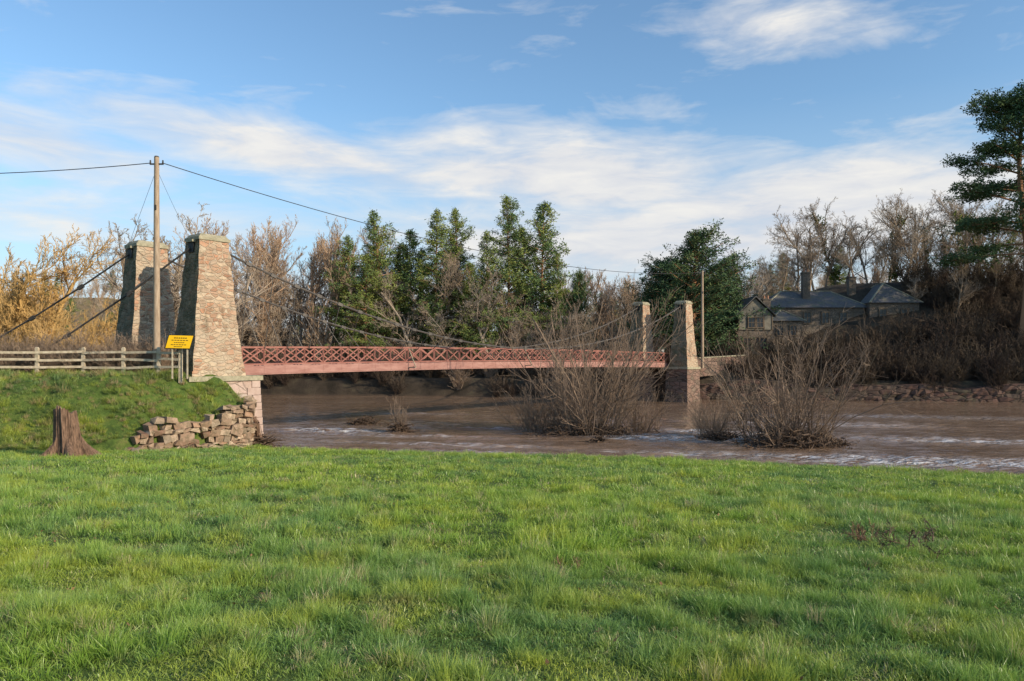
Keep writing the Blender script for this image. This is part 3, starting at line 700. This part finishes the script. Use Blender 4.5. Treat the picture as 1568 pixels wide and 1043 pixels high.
for x in (51,54): win(x,101.5,11.,.9,1.4);win(x,101.5,8,.9,1.4)
for (x,y,z0,z1) in ((41.6,104.6,13,17.0),(34.6,100.5,10,12.9),(49.2,107,14,16.6)):
    bch2.box((x,y,(z0+z1)/2),(1.0,.8,z1-z0));bch2.box((x,y,z1+.08),(1.2,1.0,.16))
    for s in(-.25,.25): bch2.tubes([(x+s,y,z1+.1,x+s,y,z1+.6,.14,.11)],8,1)
bw.obj('walls',[M_housew],parent=hs_);brf.obj('roof',[M_slate,M_cap],parent=hs_);bwin.obj('windows',[M_glass],parent=hs_);bfr.obj('window_frames_and_timbers',[simple('dark_timber',(.10,.07,.05),(.2,.15,.1),5,0)],parent=hs_)
bg.obj('gable',[M_cream],parent=hs_);bch2.obj('chimneys',[M_housew,simple('clay_pot',(.35,.17,.1),(.42,.22,.14),5,0)],parent=hs_)
b=MB();p=at(1014,520,93);b.box((p[0],p[1],5.6),(1.1,.08,1.5),None,0);b.box((p[0]-.1,p[1]-.06,5.7),(.7,.04,.8),None,1)
for s in(-.45,.45): b.box((p[0]+s,p[1],4.6),(.09,.09,1.6),None,0)
b.obj('information_board',[simple('green_board',(.05,.12,.08),(.07,.15,.1),4,0),M_white])
b=MB();b.beam((21.3,88.2,3.8),(29,92.5,4.2),.5,2.2,0);b.beam((21.3,88.2,4.95),(29,92.5,5.35),.62,.12,1);b.obj('garden_wall',[M_red,M_cap])
b=MB();q=T1+ux*1.6-nn*1.60;b.box(q+[0,0,1.75],(.26,.05,.7),AX,0)
for i in range(6): b.box(q-nn*.03+ux*.05+[0,0,1.48+i*.11],(.1,.01,.05),AX,1)
b.obj('water_level_gauge',[M_white,M_blk])

# ---------------------------------------------------------------- river shrubs & debris
def debris(name,c,W,H,n,seed,r=.03):
    rng=np.random.default_rng(seed);segs=[]
    for i in range(n):
        p=np.array([rng.normal(0,W/3.2),rng.normal(0,W/5),abs(rng.normal(0,H/2.2))])
        p[2]=min(p[2],H*max(.1,1-abs(p[0])/(W*.6)))
        d=nrm(np.array([rng.normal(0,1),rng.normal(0,.7),rng.normal(0,.35)]));l=rng.uniform(.25,1.1)
        rr=r*rng.uniform(.25,1.4);m=p+d*l*.5+rng.normal(0,.05,3)
        segs+=[(*(p-d*l*.5),*m,rr,rr*.8),(*m,*(m+nrm(d+rng.normal(0,.3,3))*l*.5),rr*.8,rr*.4)]
    b=MB();b.tubes(np.array(segs),4);C=rng.normal(0,1,(n*2,3))*[W/4.0,W/7,H/3.5];C[:,2]=np.abs(C[:,2])
    needles(rng,C,5,.16,.05,b,0);o=b.obj(name,[M_debris]);o.location=c;return o
bA=bush(401,64,9.2,8.4,minr=.010,kids=(2.0,1.9,1.3),base=2.3,wob=.15,out=1.15,sub=.38).mesh('river_shrub_mesh',[M_osier])
bB=bush(402,62,7.6,8.8,minr=.009,kids=(2.0,1.9,1.3),base=2.3,wob=.16,out=1.2,sub=.38).mesh('river_shrub_mesh',[M_osier])
bC=bush(403,26,2.6,1.3,minr=.008,kids=(1.2,1.2,0),base=.3).mesh('river_shrub_mesh',[M_osier])
link('river_shrub',bA,(4.9,48.5,-.2));link('river_shrub',bB,(15.9,43,-.2),1.0);link('river_shrub',bC,(-7.5,49.5,0))
link('river_shrub',bB,(2.0,50.5,-.4),2.2,.6);link('river_shrub',bA,(12.6,46.,-.3),3.,.34);link('river_shrub',bC,(17.8,42.,0),0,.8);link('river_shrub',bB,(8.6,50,-.3),4.2,.5)
debris('flood_debris',(5.0,47.7,0),5.0,.9,260,1);debris('flood_debris',(15.9,41.6,0),4.4,1.0,280,2);debris('flood_debris',(12.6,45.,0),2.2,.5,80,3)
debris('flood_debris',(-7.5,49.2,0),1.1,.8,70,4);debris('flood_debris',(-11.0,55,0),2.0,.7,60,5);debris('flood_debris',(17.6,42.2,0),2.4,.7,110,7);debris('flood_debris',(5.1,43.3,0),.6,.5,30,8)
debris('flood_debris',(-13.5,39.6,.1),1.0,.8,80,6)
b=MB();b.tubes([(-13.7,39.9,.2,-13.6,39.4,1.5,.16,.12),(-13.65,39.7,.9,-13.1,39.3,.2,.12,.09),(-13.6,39.4,1.5,-13.8,39.3,1.8,.12,.05)],8);b.obj('driftwood_log',[M_stump])

def gz(x,y): return float(hfun(np.array([x]),np.array([y]))[0])
M_stem=simple('dead_stem',(.20,.11,.06),(.34,.22,.13),9,0)
def dead(name,x,y,seed,H,W,n):
    me=bush(seed,n,H,W,minr=.0035,kids=(2,2,1),base=.05).mesh(name+'_mesh',[M_stem])
    return link(name,me,(x,y,gz(x,y)+.02))
dead('dead_dock_plant',.70,8.3,511,.48,.28,12);dead('dead_dock_plant',5.1,10.7,512,.62,.36,12)
b=MB();rng=np.random.default_rng(9);segs=[]
for k in range(7):
    grow(rng,segs,np.array([rng.normal(0,.3),rng.normal(0,.12),.05]),nrm(np.array([rng.choice([-1,1]),rng.normal(0,.5),.22])),rng.uniform(.3,.6),.012,2,4,.02,(0,0,2,2,0),(0,0,.5,.5,.5),(.3,.8),.2,minr=.005)
b.tubes(np.array(segs),4);me=b.mesh('branch_mesh',[M_debris])
for (x,y,s) in ((5.35,9.9,.8),(4.95,10.2,.6)): link('fallen_branch',me,(x,y,gz(x,y)+.10),s,s)

# ---------------------------------------------------------------- trees placement
rng=np.random.default_rng(77)
def tree(name,me,px,d,top,H,rz=None,wide=1.):
    x=(px-784)/1130*d;g=gz(x,d);zt=CAMZ+(550-top)/1130*d;s=(zt-g)/H
    link(name,me,(x,d,g-.2),rng.uniform(0,6.28) if rz is None else rz,(s*wide,s*wide,s))
pH=[25,24,26,22]
for (k,px,d,top,w) in [(1,537,106,362,1.1),(0,588,107,322,1.1),(3,560,104,388,1.15),(3,630,109,350,.95),(1,668,106,318,1.0),(0,704,108,316,.95),(2,780,107,298,.98),(3,828,108,308,1.05),(1,748,105,352,.9),(3,852,106,385,.7),(0,650,112,380,1),(3,722,104,400,1.05),(3,610,112,372,1.1),(0,805,111,345,1.0),(1,690,111,365,1.1)]:
    tree('pine_tree',PINE[k],px,d,top,pH[k],wide=w)
tree('pine_tree',DARK[0],1062,100,355,17,wide=.98);tree('pine_tree',DARK[0],1015,104,400,17,wide=.8);tree('pine_tree',DARK[0],1105,103,402,17,wide=.7);tree('pine_tree',DARK[0],885,112,418,17,wide=.5);tree('pine_tree',DARK[0],1155,112,450,17,wide=.5)
Hb=[17,19,15,18,14];Hw=[16,14,17]
L_=[]
for px in range(345,560,17): L_.append(('w',px+rng.normal(0,5),rng.uniform(103,125),rng.uniform(325,385)))
for px in range(250,900,26): L_.append(('b',px+rng.normal(0,8),rng.uniform(103,112),rng.uniform(375,450)))
for px in range(860,1000,16): L_.append(('w',px+rng.normal(0,5),rng.uniform(112,140),rng.uniform(400,435)))
for px in range(800,900,22): L_.append(('b',px+rng.normal(0,5),rng.uniform(101,104),rng.uniform(450,480)))
for px in range(1095,1240,20): L_.append(('b',px,rng.uniform(112,130),rng.uniform(350,390)))
for px in range(1220,1600,15): L_.append(('i' if rng.random()<.38 else 'b',px+rng.normal(0,5),rng.uniform(112,128),rng.uniform(295,345)-max(0,(px-1430))*.15))
for px in range(1400,1580,30): L_.append(('b',px,rng.uniform(98,106),rng.uniform(380,420)))
for px in range(1000,1120,30): L_.append(('b',px,rng.uniform(112,125),rng.uniform(385,420)))
for k,px,d,top in L_:
    if k=='b': i=rng.integers(5);tree('bare_tree',BARE[i],px,d,top,Hb[i])
    elif k=='w': i=rng.integers(3);tree('birch_tree',WARM[i],px,d,top,Hw[i])
    else: i=rng.integers(3);tree('ivy_covered_tree',IVY[i],px,d,top,15)
for (px,d,top) in [(-30,62,330),(12,66,340),(45,72,390),(85,75,425),(120,70,435),(150,74,440),(-5,58,400),(60,62,440),(170,66,455),(105,60,470),(20,78,370),(140,60,468),(250,84,340),(270,90,325),(300,84,345),(330,90,345),(240,90,390)]:
    if px>230: i=rng.integers(5);tree('bare_tree',BARE[i],px,d,top,Hb[i])
    else: i=rng.integers(2);tree('willow_tree',WILL[i],px,d,top,[9,8][i])
n=900;y=rng.uniform(135,420,n);x=rng.uniform(-1,1,n)*y*.9+rng.normal(0,8,n);z=hfun(x,y)
scatter('distant_woodland',np.stack([x,y,z-.3],1),rng.uniform(0,6.28,n),rng.uniform(.40,.66,n),BARE[:3]+WARM[:2]+[PINE[3]],idx=rng.choice(6,n,p=[.2,.2,.18,.19,.17,.06]))
n=340;x=rng.uniform(-70,20,n);y=Fy(x)+rng.uniform(0,16,n);z=hfun(x,y)
scatter('riverbank_undergrowth',np.stack([x,y,z-.2],1),rng.uniform(0,6.28,n),rng.uniform(.5,1.2,n),BRUSH+OSI,idx=rng.choice(5,n,p=[.28,.28,.24,.1,.1]))
n=620;x=rng.uniform(27,85,n);y=Fy(x)+rng.uniform(.2,24,n);z=hfun(x,y);ok=~((x>29)&(x<57)&(y>96.8))
x,y,z=x[ok],y[ok],z[ok];scl=rng.uniform(.6,1.15,len(x));scl[(x>28)&(x<58)&(y>90)]*=1.15
scatter('hillside_brush',np.stack([x,y,z-.2],1),rng.uniform(0,6.28,len(x)),scl,BRUSH)
n=110;x=rng.uniform(-27,-18.5,n);y=rng.uniform(38.3,39.3,n);scatter('hedge',np.stack([x,y,hfun(x,y)-.1],1),rng.uniform(0,6.28,n),rng.uniform(.24,.40,n),OSI)
n=90;x=rng.uniform(-75,-27,n);y=rng.uniform(47,75,n);ok=y<Ey(x)-1;x,y=x[ok],y[ok];scatter('willow_scrub',np.stack([x,y,hfun(x,y)-.1],1),rng.uniform(0,6.28,len(x)),rng.uniform(.35,.6,len(x)),WILL)

def scots(seed,H):
    rng=np.random.default_rng(seed);b=MB();segs=[];C=[]
    pts=[np.array([math.sin(i*.5)*.35,math.cos(i*.7)*.2,H*i/12-.5]) for i in range(13)]
    for i in range(12): segs.append((*pts[i],*pts[i+1],.36*(1-i/13)+.06,.36*(1-(i+1)/13)+.06))
    for k in range(42):
        t_=.40+.58*(k+rng.random()*.6)/42;f=t_*12;i=min(int(f),11);p=pts[i]+(pts[i+1]-pts[i])*(f-i)
        az=k*2.4+rng.normal(0,.3);q=(t_-.40)/.58;L=(5.4*(1-q)**.45+1.2)*rng.uniform(.55,1.15);el=.12+.55*q+rng.normal(0,.15)
        d=np.array([math.cos(az)*math.cos(el),math.sin(az)*math.cos(el),math.sin(el)]);m=p+d*L*.5;e=p+d*L+np.array([0,0,-.06*L])
        segs+=[(*p,*m,.09,.06),(*m,*e,.06,.03)]
        for s in (.5,.7,.87,1.03):
            cc=p+(e-p)*s+rng.normal(0,.35,3)*[1,1,.4];W=rng.uniform(.65,1.1)
            nn_=rng.normal(0,1,(32,3));nn_=nn_/np.maximum(1,np.linalg.norm(nn_,axis=1,keepdims=True)*.7);C.append(cc+nn_*[W,W,.36*W])
            segs.append((*(p+(e-p)*max(.4,s-.2)),*cc,.03,.015))
    b.tubes(np.array(segs),6,0);needles(rng,np.concatenate(C),9,.32,.055,b,1);return b.mesh('scots_pine_mesh',[M_ptrunk,M_needleD])
sc_=scots(9,24)
xx=(1568-784)/1130*92;g0=gz(xx,92);zt=CAMZ+(550-124)/1130*92
link('scots_pine_tree',sc_,(xx,92,g0-.3),.6,(1.12*(zt-g0)/25,1.12*(zt-g0)/25,(zt-g0)/24.5))

# ---------------------------------------------------------------- world sky with clouds
sund=Vector((1,-.55,0)).normalized();el=math.radians(22)
sv=Vector((sund.x*math.cos(el),sund.y*math.cos(el),math.sin(el)))
w=bpy.data.worlds.new('World');scene.world=w;w.use_nodes=True;t=NT(w.node_tree);t.N.clear()
out=t.n('ShaderNodeOutputWorld');bg=t.n('ShaderNodeBackground');t.L.new(bg.outputs[0],out.inputs[0])
sky=t.n('ShaderNodeTexSky',sky_type='NISHITA');sky.sun_disc=False;sky.sun_elevation=el;sky.sun_rotation=math.atan2(sund.x,sund.y);sky.air_density=1.0;sky.dust_density=.6;sky.ozone_density=1.5
tc=t.n('ShaderNodeTexCoord');sp=t.n('ShaderNodeSeparateXYZ');t.L.new(tc.outputs['Generated'],sp.inputs[0])
az=t.math('ARCTAN2',sp.outputs[0],sp.outputs[1]);ele=t.math('ARCSINE',sp.outputs[2])
cb=t.n('ShaderNodeCombineXYZ');t.L.new(az,cb.inputs[0]);t.L.new(ele,cb.inputs[1])
def blob(px,row,sx,sy,rot=0,amp=1):
    a0=math.atan((px-784)/1130);e0=math.atan((550-row)/math.hypot(1130,px-784));sx/=1130;sy/=1130
    dx=t.math('SUBTRACT',az,a0);dy=t.math('SUBTRACT',ele,e0);c,s=math.cos(rot),math.sin(rot)
    u=t.math('DIVIDE',t.math('ADD',t.math('MULTIPLY',dx,c),t.math('MULTIPLY',dy,s)),sx)
    v=t.math('DIVIDE',t.math('SUBTRACT',t.math('MULTIPLY',dy,c),t.math('MULTIPLY',dx,s)),sy)
    r2=t.math('ADD',t.math('MULTIPLY',u,u),t.math('MULTIPLY',v,v))
    return t.math('MULTIPLY',t.math('POWER',2.718,t.math('MULTIPLY',r2,-1)),amp)
cov=None
for a_ in [(450,235,400,42,-.12,.9),(880,270,340,70,-.08,1.15),(1250,320,380,80,-.05,1.2),(1000,370,480,70,0,1.15),(1150,45,230,38,-.15,.8),(60,215,170,45,-.2,.95),(900,470,1000,70,0,.9),(250,340,400,45,0,.6)]:
    bl=blob(*a_);cov=bl if cov is None else t.math('MAXIMUM',cov,bl)
n1=t.noise(t.scalev(cb.outputs[0],(2.6,9.0,1),(0,0,.14)),1.5,6,.60,.6)
n2=t.noise(t.scalev(cb.outputs[0],(6,26,1),(0,0,.2)),1.6,4,.58,.6)
nn1=t.math('ADD',t.math('MULTIPLY',n1,.70),t.math('MULTIPLY',n2,.30))
cl=t.rng(t.math('ADD',nn1,t.math('MULTIPLY',cov,.36)),.56,.86,0,.95)
ccol=t.mix(t.rng(t.math('ADD',t.math('MULTIPLY',n1,.5),t.math('MULTIPLY',n2,.5)),.38,.62),(4.8,5.0,5.5),(6.4,6.25,6.0))
skyc=t.mix(1.0,sky.outputs[0],(1.12,1.34,1.44),'MULTIPLY')
hz=t.mix(t.rng(ele,0,.32,.85,0),skyc,(3.4,4.3,5.3))
t.set(bg.inputs[0],t.mix(cl,hz,ccol));bg.inputs[1].default_value=.14
sl=bpy.data.lights.new('sun','SUN');sl.energy=5.0;sl.angle=math.radians(.6);sl.color=(1,.86,.66);so=bpy.data.objects.new('sun',sl);scene.collection.objects.link(so);so.rotation_euler=sv.to_track_quat('Z','Y').to_euler();so.location=(60,-20,60)

# ---------------------------------------------------------------- camera
cam=bpy.data.cameras.new('camera');co=bpy.data.objects.new('camera',cam);scene.collection.objects.link(co);co.location=(0,0,CAMZ);co.rotation_euler=(math.radians(90),0,0)
cam.sensor_width=36;cam.lens=36*1130/1568;cam.shift_y=28/1568;cam.clip_end=6000;cam.clip_start=.1
scene.camera=co
